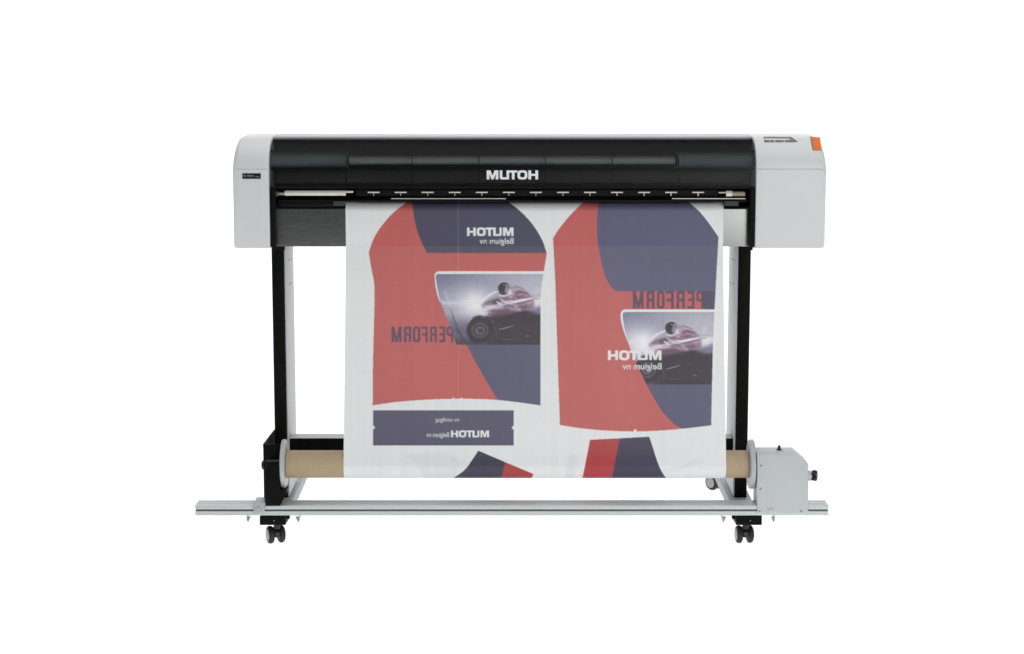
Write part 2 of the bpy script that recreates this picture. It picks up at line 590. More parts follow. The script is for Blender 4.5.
# apron (front metal guide)
YA = .045
za, zb_ = wz(207.2, YA), ZB + .001
ap = [(YA + .06, za - .001), (YA + .012, za)] + [(YA + .008 - .008 * math.sin(t), za - .008 + .008 * math.cos(t)) for t in np.linspace(0, PI / 2, 7)] + [(YA, zb_)]
mb = MB()
i = mb.mi('apron')
xa, xb = wx(276.2, 230, YA), wx(749.3, 230, YA)
A_ = [[mb.bm.verts.new((x, yy, zz)) for (yy, zz) in ap + [(YA + .004, zb_), (YA + .06, zb_ + .001)]] for x in (xa, xb)]
k = len(A_[0])
for j in range(k):
    f = mb.bm.faces.new((A_[0][j], A_[1][j], A_[1][(j + 1) % k], A_[0][(j + 1) % k])); f.smooth = True
mb.bm.faces.new(A_[0]); mb.bm.faces.new(A_[1])
mb.build('apron', printer, sharp=50)

# ------------------------------------------------------------------ stand
YL0, YL1 = .10, .325
ZLEG0 = wz(497.5, YL0)
def leg(px_o, px_i, s):
    xo, xi = wx(px_o, 300, YL0), wx(px_i, 300, YL0)
    a, b_ = sorted((xo, xi))
    mb = MB()
    mb.box(a, b_, YL0, YL1 - .003, ZLEG0, ZB + .002, 'black', .002)
    o = mb.build('leg', printer)
    # light panel on the inner face
    p = MB()
    t = .005
    q = sorted((xi + s * .0004, xi + s * t))
    p.box(q[0], q[1], YL0 + .004, YL1, wz(497.5, YL0 + .004) + .004, ZB - .004, 'panel', .001)
    pan = p.build('leg_panel', o)
    for zpy in (261.5, 286):
        for dy in (.09, .15):
            sc = MB()
            sc.cyl('x', min(xi + s * t, xi + s * (t + .002)), max(xi + s * t, xi + s * (t + .002)), .0035, (0, YL0 + dy, wz(zpy + dy * 20, YL0)), 'screw', 14)
            sc.build('screw', o)
    c = MB()
    c.box(a + .006, b_ + .004, YL0 - .012, YL0 + .06, ZB - .016, ZB + .002, 'black', .002)
    c.build('leg_bracket', o)
    return xi + s * t
xi_l = leg(272.3, 284.5, 1)
xi_r = leg(750.2, 738.0, -1)
mb = MB()
YBm = .125
mb.box(xi_l + .0006, xi_r - .0006, YBm, YBm + .07, wz(464, YBm), wz(438.2, YBm) - .0012, 'black', .001)
mb.build('crossbeam', printer)
mb = MB()
mb.box(xi_l + .0012, xi_r - .0012, YBm + .0015, YBm + .069, wz(438.2, YBm) - .001, wz(438.2, YBm), 'paint')
mb.build('beam_top', printer)

# feet
YF0 = -.15
for (c0, s) in ((273.6, 1), (746.5, -1)):
    ft = MB()
    xc = wx(c0 + .8 if s > 0 else c0 + .8, 505, -.1)
    zt = ZLEG0 - .001
    # long bar running back
    ft.box(xc - .036, xc + .036, -.07, .64, zt - .036, zt, 'footpaint', .003)
    # cross plate under the leg, over the rail
    ft.box(xc - .072, xc + .072, -.09, .05, zt - .003, zt + .003, 'footpaint', .001)
    foot = ft.build('foot', printer)
    for dx in (-.066, .064):
        bl = MB()
        bl.cyl('z', zt + .003, zt + .0085, .006, (xc + dx, -.055, 0), 'screw', 12)
        bl.build('bolt', foot)
    # black block over the caster
    bk = MB()
    zt2, zb2 = wz(516.2, YF0), wz(525.2, YF0)
    bk.box(xc - .039, xc + .039, YF0, YF0 + .10, zb2, zt2, 'black', .002)
    bk.cyl('y', YF0 - .0015, YF0, .0022, (xc + .004, 0, (zt2 + zb2) / 2), 'screw', 10)
    bk.cyl('x', xc + s * .039 if s > 0 else xc - .047, xc + .047 if s > 0 else xc - .039, .011, (0, YF0 + .04, (zt2 + zb2) / 2 + .006), 'black', 16)
    bk.build('caster_mount', foot)
    # bent hooks under the rail
    for dx in (-.079, .079):
        hk = MB()
        x = xc + dx
        zz = wz(516.0, YF0 + .02)
        d = -.012 if dx < 0 else .012
        hk.prism([(x, zz), (x + (.012 if dx < 0 else -.012), zz), (x + (.003 if dx < 0 else -.003), zz - .0195)], YF0 + .012, YF0 + .016, 'screw')
        hk.prism([(YF0 + .012, zz), (YF0 + .08, zz), (YF0 + .012, zz - .014)], x - .001, x + .001, 'paint', plane='yz')
        hk.build('hook', foot)

# casters: twin wheels
RW = .0272
def caster(x, y, yaw, top):
    e = MB()
    R = Matrix.Translation((x, y, 0)) @ Matrix.Rotation(yaw, 4, 'Z')
    # swivel stem and hood
    e.cyl('z', RW * 2 - .006, top, .010, (0, 0, 0), 'blackgloss', 20, mtx=R)
    t = MB()
    hood = []
    for k in range(13):
        th = math.radians(-12 + 204 * k / 12)
        hood.append((.018 + .0235 * math.cos(th), RW + .0235 * math.sin(th)))
    tb = bmesh.new()
    for xx in (-.0065, .0065):
        pass
    a = [tb.verts.new((-.0065, p[0], p[1])) for p in hood]
    b_ = [tb.verts.new((.0065, p[0], p[1])) for p in hood]
    tb.faces.new(a); tb.faces.new(b_[::-1])
    for k in range(len(hood)): tb.faces.new((a[k], b_[k], b_[(k + 1) % len(hood)], a[(k + 1) % len(hood)]))
    e.add(tb, 'blackgloss', R)
    e.cyl('x', -.026, .026, .004, (0, .018, RW), 'screw', 14, mtx=R)
    c = e.build('caster', printer)
    for s in (-1, 1):
        w = MB()
        o0, o1 = .0085, .0265
        w.lathe([(s * o0, RW - .005), (s * (o0 + .003), RW - .0012), (s * (o0 + .007), RW), (s * (o1 - .007), RW - .0003), (s * (o1 - .003), RW - .0025), (s * (o1 - .0008), RW - .006), (s * (o1 - .0014), RW - .008)], 'x', (0, .018, RW), 'rubber', 36, mtx=R)
        w.lathe([(s * (o1 - .0015), RW - .0085), (s * (o1 + .0006), RW - .0105), (s * (o1 + .0016), .004)], 'x', (0, .018, RW), 'hub', 28, mtx=R)
        w.build('wheel', c)
    return c
topz = wz(525.2, YF0)
xcl, xcr = wx(277.4, 534, -.11), wx(745.4, 534, -.11)
caster(xcl, -.115, math.radians(22), topz + .002)
caster(xcr, -.115, math.radians(6), topz + .002)
caster(wx(719.5, 488, .59), .60, math.radians(40), ZLEG0 - .03)
caster(wx(292.0, 488, .59), .60, math.radians(20), ZLEG0 - .03)

# ------------------------------------------------------------------ take-up
YR0, YR1 = -.168, -.098
x0, x1 = wx(195.2, 510, YR0), wx(828.6, 510, YR0)
z0, z1 = wz(515.4, YR0), wz(505.6, YR0)
zg0, zg1 = wz(511.3, YR0), wz(509.4, YR0)
mb = MB()
pr = [(YR0, z0), (YR0, zg0), (YR0 + .008, zg0), (YR0 + .008, zg1), (YR0, zg1), (YR0, z1 - .002), (YR0 + .002, z1),
      (YR0 + .022, z1), (YR0 + .0225, z1 - .0012), (YR0 + .026, z1 - .0012), (YR0 + .0265, z1), (YR0 + .047, z1), (YR0 + .0475, z1 - .0012), (YR0 + .051, z1 - .0012), (YR0 + .0515, z1), (YR1, z1), (YR1, z0)]
mb.prism(pr, x0, x1, 'alu', plane='yz')
rail = mb.build('rail', printer)
mb = MB()
mb.box(x0 + .001, x1 - .001, YR0 + .0072, YR0 + .0078, zg0 + .0004, zg1 - .0004, 'groove')
mb.build('rail_groove', rail)
# clamp with bolt
mb = MB()
ya = YR0 - .006
ca0, ca1 = wx(253.2, 509, ya), wx(264.6, 509, ya)
mb.box(ca0, ca1, ya, YR0 - .0006, wz(514.2, ya), wz(504.6, ya), 'flange', .002)
mb.box(ca0 + .001, ca1 + .002, ya + .0005, YR1, z1 + .0006, z1 + .010, 'flange', .002)
mb.build('rail_clamp', rail)
mb = MB()
mb.cyl('y', ya - .005, ya + .001, .0090, (wx(258.6, 510, ya), 0, wz(510.2, ya)), 'flange', 24, .002)
mb.build('bolt', rail)

# spool bracket (black)
YT = -.10                         # axis of the tube
ZTUBE = wz(464.0, YT)
RT = .0415
yp = -.112
mb = MB()
pts = [(264.8, 466), (264.8, 505.8), (279.8, 505.8), (286.4, 494), (286.4, 491), (279.2, 491), (279.2, 466)]
mb.prism([W(a, b_, -.1695) for a, b_ in pts], -.1695, -.105, 'black', .0015)
mb.prism([W(a, b_, yp) for a, b_ in ((262.8, 444.4), (264.6, 470), (279.6, 470), (279.6, 444.4))], yp, yp + .004, 'black', .0008)
br = mb.build('spool_bracket', printer)
mb = MB()
xs = wx(262.8, 444.4, yp)
zt = wz(444.2, yp)
mb.prism([(yp + .0045, zt), (yp + .0045, zt - .17), (.10, zt - .17), (.17, zt - .06), (.17, zt - .012)], xs, xs + .003, 'black', .0006, plane='yz')
mb.build('bracket_side', br)
mb = MB()
mb.cyl('x', wx(266.3, 462, YT), wx(281, 462, YT), .0135, (0, YT - .012, ZTUBE + .005), 'blackgloss', 28, .002)
mb.build('spool_shaft', br)
mb = MB()
mb.cyl('x', wx(262.2, 464, YT), wx(266.4, 464, YT), .0145, (0, YT - .012, ZTUBE), 'blackgloss', 24, .004)
mb.build('spool_knob', br)
# flanges holding the tube
def flange(xa, xb):
    mb = MB()
    R = .0745
    mb.lathe([(xa, R - .003), (xa + .002, R), (xb - .002, R), (xb, R - .003), (xb + .0002, .050), (xb, .046)], 'x', (0, YT, ZTUBE), 'flange', 64)
    return mb.build('flange', printer)
f1 = flange(wx(282.2, 464, YT), wx(286.4, 464, YT))
f2 = flange(wx(748.6, 464, YT), wx(753.6, 464, YT))

# drive box
YD0, YD1 = -.174, -.072
mb = MB()
bxp = [(757.4, 513.2), (757.4, 454.2), (796.4, 454.2), (808.3, 464.0), (808.3, 513.2)]
mb.prism([W(a, b_, YD0) for a, b_ in bxp], YD0, YD1, 'paint', .0018)
box = mb.build('drive_box', printer)
for (a, b_) in ((761.0, 465.6), (760.6, 488.8), (759.6, 511.2), (801.3, 511.2)):
    sc = MB()
    sc.cyl('y', YD0 - .0012, YD0 + .0005, .0033, (wx(a, b_, YD0), 0, wz(b_, YD0)), 'screw', 14, .0005)
    sc.build('screw', box)
sc = MB()
sc.cyl('y', YD0 - .004, YD0 + .0005, .0075, (wx(770.5, 510.3, YD0), 0, wz(510.6, YD0)), 'paint', 24, .002)
sc.build('bolt', box)
# toggle switch on the top
zt = wz(454.2, YD0)
xk, yk = wx(779.3, 451, -.12), -.115
mb = MB()
mb.cyl('z', zt - .001, zt + .005, .0075, (xk, yk, 0), 'blackgloss', 20, .0015)
mb.lathe([(zt + .004, .0042), (zt + .010, .0045), (zt + .014, .003), (zt + .0155, .0008)], 'z', (xk, yk, 0), 'blackgloss', 18)
mb.box(xk + .008, xk + .013, yk - .02, yk - .0165, zt - .001, zt + .002, 'screw', .0006)
mb.build('switch', box)
# star knob on the side
mb = MB()
xe = wx(808.3, 480, YD0)
yk = -.115
zk = wz(475.6, yk)
mb.cyl('x', xe - .001, xe + .018, .0155, (0, yk, zk), 'paint', 28, .002)
mb.build('knob_collar', box)
mb = MB()
t = bmesh.new()
n = 60
ra, rb = [], []
rings = []
for (xx, sc_) in ((xe + .0175, .55), (xe + .019, .92), (xe + .022, 1.0), (xe + .031, 1.0), (xe + .035, .85), (xe + .0365, .4)):
    ring = []
    for k in range(n):
        th = 2 * PI * k / n
        rr = (.0132 + .0042 * math.cos(5 * th)) * sc_
        ring.append(t.verts.new((xx, yk + rr * math.cos(th), zk + rr * math.sin(th))))
    rings.append(ring)
for j in range(len(rings) - 1):
    for k in range(n):
        f = t.faces.new((rings[j][k], rings[j][(k + 1) % n], rings[j + 1][(k + 1) % n], rings[j + 1][k])); f.smooth = True
t.faces.new(rings[0]); t.faces.new(rings[-1])
pv = Vector((xe + .018, yk, zk))
mb.add(t, 'blackgloss', Matrix.Translation(pv) @ Matrix.Rotation(math.radians(-20), 4, 'Z') @ Matrix.Translation(-pv))
mb.build('knob', box)

# ------------------------------------------------------------------ cardboard tube (rests between the flanges)
mb = MB()
ta, tb_ = wx(286.7, 464, YT), wx(748.3, 464, YT)
mb.lathe([(ta, RT - .005), (ta + .0003, RT - .0006), (ta + .001, RT), (tb_ - .001, RT), (tb_ - .0003, RT - .0006), (tb_, RT - .005)], 'x', (0, YT, ZTUBE), 'card', 64)
tube = mb.build('cardboard_tube')
tag(tube, 'brown cardboard take-up tube lying between two grey flanges near the floor', 'tube')

# ------------------------------------------------------------------ artwork on the sheet
S = 4
CX0, CX1, CY0, CY1 = 338, 732, 196, 486
NX, NY = (CX1 - CX0) * S, (CY1 - CY0) * S
gx = CX0 + (np.arange(NX) + .5) / S
gy = CY0 + (np.arange(NY) + .5) / S
def lin(c):
    c = np.array(c, float) / 255
    return np.where(c <= .04045, c / 12.92, ((c + .055) / 1.055) ** 2.4)
PAPER = np.array((.85, .87, .868))
KP = .80 / lin((210, 210, 210))[0]
def ink(r_, g_, b_): return lin((r_, g_, b_)) * KP
img = np.empty((NY, NX, 3)); img[:] = PAPER
def pmask(pts):
    pts = np.array(pts, float)
    m_ = np.zeros((NY, NX), bool)
    a, b_ = pts.min(0), pts.max(0)
    ix0, ix1 = max(0, int((a[0] - CX0) * S) - 1), min(NX, int((b_[0] - CX0) * S) + 2)
    iy0, iy1 = max(0, int((a[1] - CY0) * S) - 1), min(NY, int((b_[1] - CY0) * S) + 2)
    if ix1 <= ix0 or iy1 <= iy0: return m_.astype(float)
    X, Y = gx[ix0:ix1][None, :], gy[iy0:iy1][:, None]
    ins = np.zeros((iy1 - iy0, ix1 - ix0), bool)
    k = len(pts)
    for i in range(k):
        (xa, ya_), (xb_, yb_) = pts[i], pts[(i + 1) % k]
        if ya_ == yb_: continue
        c = ((ya_ > Y) != (yb_ > Y)) & (X < (xb_ - xa) * (Y - ya_) / (yb_ - ya_) + xa)
        ins ^= c
    m_[iy0:iy1, ix0:ix1] = ins
    return m_.astype(float)
def blur(m_, s):
    if s <= 0: return m_
    s *= S
    r_ = int(s * 2.5) + 1
    k = np.exp(-np.arange(-r_, r_ + 1) ** 2 / (2 * s * s)); k /= k.sum()
    out = np.zeros_like(m_)
    p = np.pad(m_, ((r_, r_), (0, 0)), mode='edge')
    for i, w in enumerate(k): out += w * p[i:i + m_.shape[0]]
    p = np.pad(out, ((0, 0), (r_, r_)), mode='edge')
    o2 = np.zeros_like(m_)
    for i, w in enumerate(k): o2 += w * p[:, i:i + m_.shape[1]]
    return o2
def put(m_, c, a=1.0, clip=None):
    global img
    w = m_ * a
    if clip is not None: w = w * clip
    w = w[..., None]
    img = img * (1 - w) + np.asarray(c) * w
def smooth(pts, n=6):
    """open Catmull-Rom through points"""
    P = [np.array(p, float) for p in pts]
    P = [2 * P[0] - P[1]] + P + [2 * P[-1] - P[-2]]
    out = []
    for i in range(1, len(P) - 2):
        for k in range(n):
            t = k / n
            a, b_, c, d = P[i - 1], P[i], P[i + 1], P[i + 2]
            out.append(tuple(.5 * ((2 * b_) + (-a + c) * t + (2 * a - 5 * b_ + 4 * c - d) * t * t + (-a + 3 * b_ - 3 * c + d) * t ** 3)))
    out.append(tuple(P[-2]))
    return out

RED = ink(181, 91, 88)
NAVY_A = ink(73, 71, 90)
NAVY_BACKLIT = ink(83, 82, 107)  # navy with the light through the hanging paper put into it
# ---- motorcycle picture, drawn once in the coordinates of the left panel
def zc(x, y): return (430 + x / 7.7, 265 + y / 7.7)
def zp(pts): return [zc(*p) for p in pts]
base_img = img
pic = np.empty((NY, NX, 3))
X, Y = np.meshgrid(gx, gy)
U, V_ = (X - 430) * 7.7, (Y - 265) * 7.7
def g2(cx, cy, sx, sy): return np.exp(-((U - cx) / sx) ** 2 - ((V_ - cy) / sy) ** 2)
bg = np.zeros((NY, NX, 3)); bg[:] = ink(126, 127, 148)
def over(b0, w, c): w = np.clip(w, 0, 1)[..., None]; return b0 * (1 - w) + np.asarray(c) * w
bg = over(bg, g2(60, 60, 200, 160) * .7, ink(105, 107, 130))
bg = over(bg, g2(800, 170, 300, 190) * .75, ink(188, 187, 197))
bg = over(bg, g2(560, 90, 160, 60) * .5, ink(160, 158, 175))
bg = over(bg, g2(250, 300, 260, 150) * .75, ink(176, 176, 190))
bg = over(bg, g2(350, 300, 120, 105) * .95, ink(224, 222, 226))
bg = over(bg, g2(200, 292, 260, 16) * .55, ink(208, 208, 216))
bg = over(bg, np.clip((V_ - 370) / 130, 0, 1) * .85, ink(96, 92, 108))
bg = over(bg, np.clip((V_ - 540) / 60, 0, 1) * .75, ink(74, 68, 82))
bg = over(bg, g2(840, 290, 70, 60) * .8, ink(212, 210, 218))
img = bg
def zpoly(pts, c, s=.25, a=1.0, n=5):
    pts = smooth(list(pts) + [pts[0]], n) if n > 1 else pts
    put(blur(pmask(zp(pts)), s), c, a)
def zline(pts, w, c, s=.2, a=1.0):
    pts = smooth(pts, 8) if len(pts) > 2 else list(pts)
    L, R = [], []
    for i, p in enumerate(pts):
        q0, q1 = pts[max(i - 1, 0)], pts[min(i + 1, len(pts) - 1)]
        dx, dy = q1[0] - q0[0], q1[1] - q0[1]
        l = math.hypot(dx, dy) or 1
        t = i / (len(pts) - 1)
        ww = w * (.35 + .65 * math.sin(PI * min(max(t, .03), .97))) / 2
        L.append((p[0] - dy / l * ww, p[1] + dx / l * ww)); R.append((p[0] + dy / l * ww, p[1] - dx / l * ww))
    put(blur(pmask(zp(L + R[::-1])), s), c, a)
# road streaks
zline([(110, 200), (165, 330), (205, 440)], 16, ink(190, 190, 204), .6, .6)
zline([(160, 330), (215, 500), (265, 590)], 26, ink(86, 84, 100), .6, .6)
zline([(205, 490), (270, 590)], 22, ink(62, 58, 70), .5, .8)
zline([(80, 430), (300, 470)], 26, ink(110, 106, 122), 1.0, .5)
# dark machine
zpoly([(300, 470), (350, 410), (440, 385), (560, 360), (680, 330), (770, 360), (900, 325), (960, 330), (960, 640), (500, 640), (430, 590), (320, 600)], ink(68, 60, 73), 1.2)
zpoly([(430, 400), (600, 360), (760, 350), (860, 400), (840, 470), (600, 450)], ink(84, 70, 86), 2.0, .6)
zpoly([(520, 420), (640, 350), (760, 350), (960, 400), (960, 640), (540, 640)], ink(62, 55, 66), .9, .9)
zpoly([(700, 350), (780, 345), (800, 400), (740, 420)], ink(54, 47, 58), .5, .9)
# front wheel
def zell(cx, cy, a, b_, c, s=.25, al=1.0):
    zpoly([(cx + a * math.cos(t), cy + b_ * math.sin(t)) for t in np.linspace(0, 2 * PI, 24)[:-1]], c, s, al, 1)
zell(385, 502, 104, 98, ink(56, 51, 60), .5)
zell(385, 504, 80, 74, ink(62, 56, 67), .4)
zell(385, 504, 64, 58, ink(108, 100, 115), .3, .8)
zell(385, 504, 56, 50, ink(62, 56, 67), .3, .95)
zell(385, 506, 38, 34, ink(106, 98, 113), .4, .85)
zell(388, 505, 20, 19, ink(72, 65, 77), .4)
for k in range(6):
    t = k * PI / 3 + .3
    zline([(385 + 20 * math.cos(t), 504 + 18 * math.sin(t)), (385 + 70 * math.cos(t), 504 + 66 * math.sin(t))], 9, ink(108, 100, 116), .2, .6)
zline([(300, 470), (345, 408), (430, 398), (480, 440)], 24, ink(58, 52, 62), .3, .9)
# fairing with pale glare
zpoly([(395, 305), (450, 262), (540, 246), (640, 280), (740, 330), (660, 362), (560, 385), (470, 398), (415, 375)], ink(150, 138, 150), .8)
zpoly([(372, 350), (430, 318), (500, 322), (470, 352), (420, 392), (390, 380)], ink(216, 208, 216), 1.1, .8)
zpoly([(440, 350), (520, 338), (620, 338), (700, 345), (600, 378), (500, 395), (455, 385)], ink(112, 88, 104), .9, .8)
zpoly([(420, 290), (470, 268), (500, 275), (470, 305), (425, 315)], ink(132, 112, 128), .5, .8)
zpoly([(478, 272), (525, 258), (548, 284), (515, 306), (480, 300)], ink(88, 84, 100), .45, .9)
zline([(395, 292), (440, 244), (500, 210), (548, 198)], 13, ink(220, 218, 225), .4, .85)
zline([(415, 312), (470, 318), (540, 312), (620, 292)], 12, ink(205, 196, 207), .45, .85)
zline([(430, 300), (462, 284), (498, 290)], 8, ink(112, 96, 112), .3, .8)
zline([(540, 258), (590, 290), (650, 305)], 15, ink(210, 203, 212), .4, .85)
zline([(512, 282), (535, 296), (552, 312)], 13, ink(218, 212, 220), .3, .9)
zline([(450, 335), (520, 330), (600, 335)], 8, ink(170, 152, 165), .4, .7)
zline([(560, 330), (630, 322), (680, 335)], 13, ink(98, 82, 96), .5, .7)
zline([(600, 318), (640, 345), (700, 362)], 10, ink(182, 170, 182), .4, .6)
# rider crouched over the tank
zpoly([(596, 190), (640, 172), (700, 182), (755, 214), (800, 275), (806, 325), (760, 345), (700, 338), (650, 300), (600, 270)], ink(158, 140, 152), .6)
zpoly([(650, 205), (700, 192), (752, 220), (780, 252), (715, 262), (655, 248)], ink(128, 106, 120), .8, .9)
zpoly([(606, 205), (648, 186), (650, 225), (622, 262), (592, 248)], ink(182, 170, 182), .5, .85)
zpoly([(700, 285), (770, 275), (800, 310), (755, 335), (705, 322)], ink(140, 120, 134), .6, .8)
zline([(585, 268), (640, 284), (710, 272), (790, 252)], 17, ink(212, 205, 214), .5, .85)
zline([(640, 322), (700, 306), (790, 286)], 14, ink(188, 174, 186), .5, .85)
zline([(655, 330), (700, 350), (760, 352)], 16, ink(206, 198, 208), .5, .75)
zline([(632, 210), (650, 240), (640, 275)], 9, ink(118, 100, 114), .45, .7)
zline([(690, 225), (735, 232), (775, 260)], 9, ink(170, 152, 166), .5, .6)
zline([(612, 176), (660, 166), (712, 182), (760, 216)], 8, ink(104, 90, 104), .35, .8)
zline([(630, 156), (668, 160), (695, 172)], 6, ink(150, 140, 152), .35, .7)
zline([(668, 200), (700, 240), (690, 285)], 7, ink(192, 180, 192), .4, .5)
zpoly([(752, 345), (840, 318), (900, 300), (920, 350), (800, 402), (752, 398)], ink(128, 126, 150), .8, .85)
zline([(800, 300), (860, 270), (940, 275)], 26, ink(214, 212, 220), .9, .75)
zline([(762, 372), (830, 350), (900, 335)], 8, ink(96, 92, 110), .4, .6)
zline([(770, 200), (800, 150), (832, 138)], 9, ink(164, 162, 176), .7, .5)
zline([(800, 240), (830, 190), (850, 180)], 9, ink(222, 220, 226), .9, .5)
# blurred detail of the moving machine
r2 = np.random.default_rng(11)
for k in range(46):
    cx_, cy_ = r2.uniform(440, 850), r2.uniform(235, 400)
    ln, an = r2.uniform(25, 90), r2.uniform(-.45, .35)
    c_ = [(200, 188, 200), (96, 78, 92), (150, 124, 142), (122, 98, 114), (176, 162, 178)][k % 5]
    if cy_ < 300 and cx_ < 560: continue
    zline([(cx_ - ln * math.cos(an), cy_ - ln * math.sin(an)), (cx_, cy_ + r2.uniform(-6, 6)), (cx_ + ln * math.cos(an), cy_ + ln * math.sin(an))], r2.uniform(5, 13), ink(*c_), .35, .38 if cy_ < 350 else .22)
for k in range(40):
    cx_, cy_ = r2.uniform(470, 860), r2.uniform(390, 605)
    ln, an = r2.uniform(20, 80), r2.uniform(-.5, .5)
    c_ = [(52, 45, 55), (88, 80, 93), (60, 53, 64), (76, 68, 82)][k % 4]
    zline([(cx_ - ln, cy_ - ln * an), (cx_ + ln, cy_ + ln * an)], r2.uniform(6, 18), ink(*c_), .4, .45)
# fairing fades into the dark of the machine
zpoly([(450, 392), (560, 372), (700, 352), (800, 368), (820, 430), (640, 450), (470, 440)], ink(58, 50, 62), 1.7, .75)
zpoly([(700, 330), (745, 345), (790, 372), (850, 375), (850, 430), (720, 420)], ink(52, 45, 56), 1.2, .7)
zline([(560, 372), (640, 350), (720, 335)], 12, ink(150, 120, 140), .7, .5)
# shadows of arm, shoulder and knee
zpoly([(655, 208), (705, 196), (752, 222), (772, 246), (712, 256), (664, 244)], ink(112, 84, 102), .7, .65)
zpoly([(655, 300), (710, 286), (752, 300), (742, 330), (690, 330)], ink(104, 78, 96), .7, .6)
zpoly([(470, 352), (560, 342), (640, 352), (600, 374), (500, 388)], ink(96, 70, 88), .9, .6)
zpoly([(536, 250), (590, 240), (618, 262), (590, 276), (556, 268)], ink(120, 96, 112), .5, .7)
zline([(620, 284), (690, 274), (785, 256)], 17, ink(218, 211, 219), .4, .85)
zline([(560, 318), (600, 306), (650, 312)], 8, ink(90, 70, 86), .3, .75)
zline([(440, 326), (500, 332), (570, 326)], 7, ink(214, 204, 213), .35, .7)
zline([(600, 262), (650, 268), (720, 252)], 9, ink(98, 74, 92), .35, .75)
zline([(640, 302), (700, 292), (780, 272)], 9, ink(110, 84, 102), .35, .7)
zline([(612, 196), (640, 205), (655, 190)], 8, ink(112, 88, 104), .3, .7)
zline([(700, 315), (750, 322), (790, 308)], 9, ink(100, 78, 94), .4, .7)
zline([(640, 196), (690, 186), (745, 205)], 8, ink(205, 190, 202), .4, .55)
zline([(655, 240), (700, 225), (770, 240)], 8, ink(196, 178, 192), .4, .6)
# helmet
zpoly([(522, 182), (530, 152), (556, 134), (590, 136), (612, 160), (612, 196), (594, 222), (560, 230), (534, 218)], ink(56, 52, 62), .4)
zpoly([(576, 208), (588, 178), (612, 176), (612, 206), (590, 224)], ink(140, 135, 147), .35, .95)
zline([(562, 150), (588, 164), (572, 204)], 8, ink(150, 145, 156), .25, .85)
zline([(600, 140), (596, 160), (612, 172)], 7, ink(190, 185, 194), .25, .8)
zline([(534, 200), (552, 212), (572, 208)], 7, ink(104, 98, 109), .3, .8)
zline([(526, 152), (556, 127), (602, 130)], 5, ink(214, 212, 219), .4, .5)
zline([(528, 224), (560, 240), (604, 230)], 9, ink(222, 219, 225), .5, .7)
zpoly([(604, 196), (622, 186), (630, 214), (612, 236), (600, 226)], ink(206, 198, 207), .4, .8)
zline([(590, 262), (606, 240), (640, 232)], 8, ink(104, 82, 98), .4, .7)
# glints on the machine
zline([(525, 497), (580, 485), (642, 466)], 7, ink(142, 134, 146), .15, .95)
zline([(520, 560), (600, 575), (680, 558)], 7, ink(100, 92, 104), .3, .8)
zline([(735, 548), (765, 545)], 13, ink(132, 124, 136), .3, .9)
zline([(600, 590), (760, 580)], 8, ink(86, 79, 90), .4, .7)
zline([(470, 420), (495, 445)], 9, ink(132, 122, 136), .2, .8)
zline([(490, 470), (515, 540), (505, 585)], 8, ink(98, 90, 103), .3, .7)
zline([(660, 430), (700, 500), (760, 520)], 12, ink(54, 48, 58), .4, .8)
rng = np.random.default_rng(3)
nz = rng.normal(0, 1, (NY, NX))
nzb = blur(nz, .35); nzb /= nzb.std()
img = img * (1 + .022 * nzb[..., None])
pic = np.maximum((img - .2) * 1.10 + .2 - .022, img * .62)
img = base_img
def put_pic(m_, dx, dy):
    """the picture shifted to its place"""
    global img
    sx, sy = int(round(dx * S)), int(round(dy * S))
    p = np.roll(np.roll(pic, sy, 0), sx, 1)
    img = img * (1 - m_[..., None]) + p * m_[..., None]

# ---- left panel
la = smooth([(411, 197), (405.5, 203), (392.8, 213), (381, 226.7), (373.3, 239.3), (368.7, 252.4)]) + smooth([(368.7, 252.6), (371.2, 268), (374.4, 286.3), (374.2, 315), (373, 360), (372.6, 405.5)])
bo = smooth([(372.6, 405.5), (386, 403.4), (401, 401.5), (430.5, 399.5), (457.4, 398.8), (477, 399), (497.8, 400), (523.5, 403), (540.6, 405.5)])
ra_ = smooth([(540.6, 405.5), (540.5, 350), (540.6, 300), (541.2, 288), (544, 270.3), (546.8, 253.5)]) + smooth([(546.8, 253.2), (541.8, 239.3), (532.6, 224.4), (521, 211.8), (510.5, 203.5), (500, 197)])
MA = pmask(la + bo + ra_)
put(MA, RED)
nb = smooth([(411.0, 197), (412.3, 204), (414.5, 220), (419, 236), (426.8, 252.9)])
put(pmask(nb + [(560, 252.9), (560, 197)]), NAVY_A, 1, MA)
# navy field under the picture
put(pmask([(462, 336)] + smooth([(466.0, 343.5), (475, 361), (486, 380.5), (498.3, 400.5)]) + [(500, 410), (560, 410), (560, 336)]), NAVY_BACKLIT, 1, MA)
ph = smooth([(437.5, 274), (435.9, 276.2), (436.6, 284), (439.7, 298.8), (444.3, 311.8), (449, 324), (456.4, 344.8)])
put(blur(pmask([(439, 271.2), (436.7, 272), (435.0, 273.7)] + smooth([(434.7, 275.5), (435.3, 284), (437.2, 294), (440, 302)]) + [(445, 300), (444, 276), (560, 276), (560, 271.2)]), .1), PAPER * 1.02, 1, MA)
PA = pmask(ph + [(560, 344.8), (560, 274)]) * MA
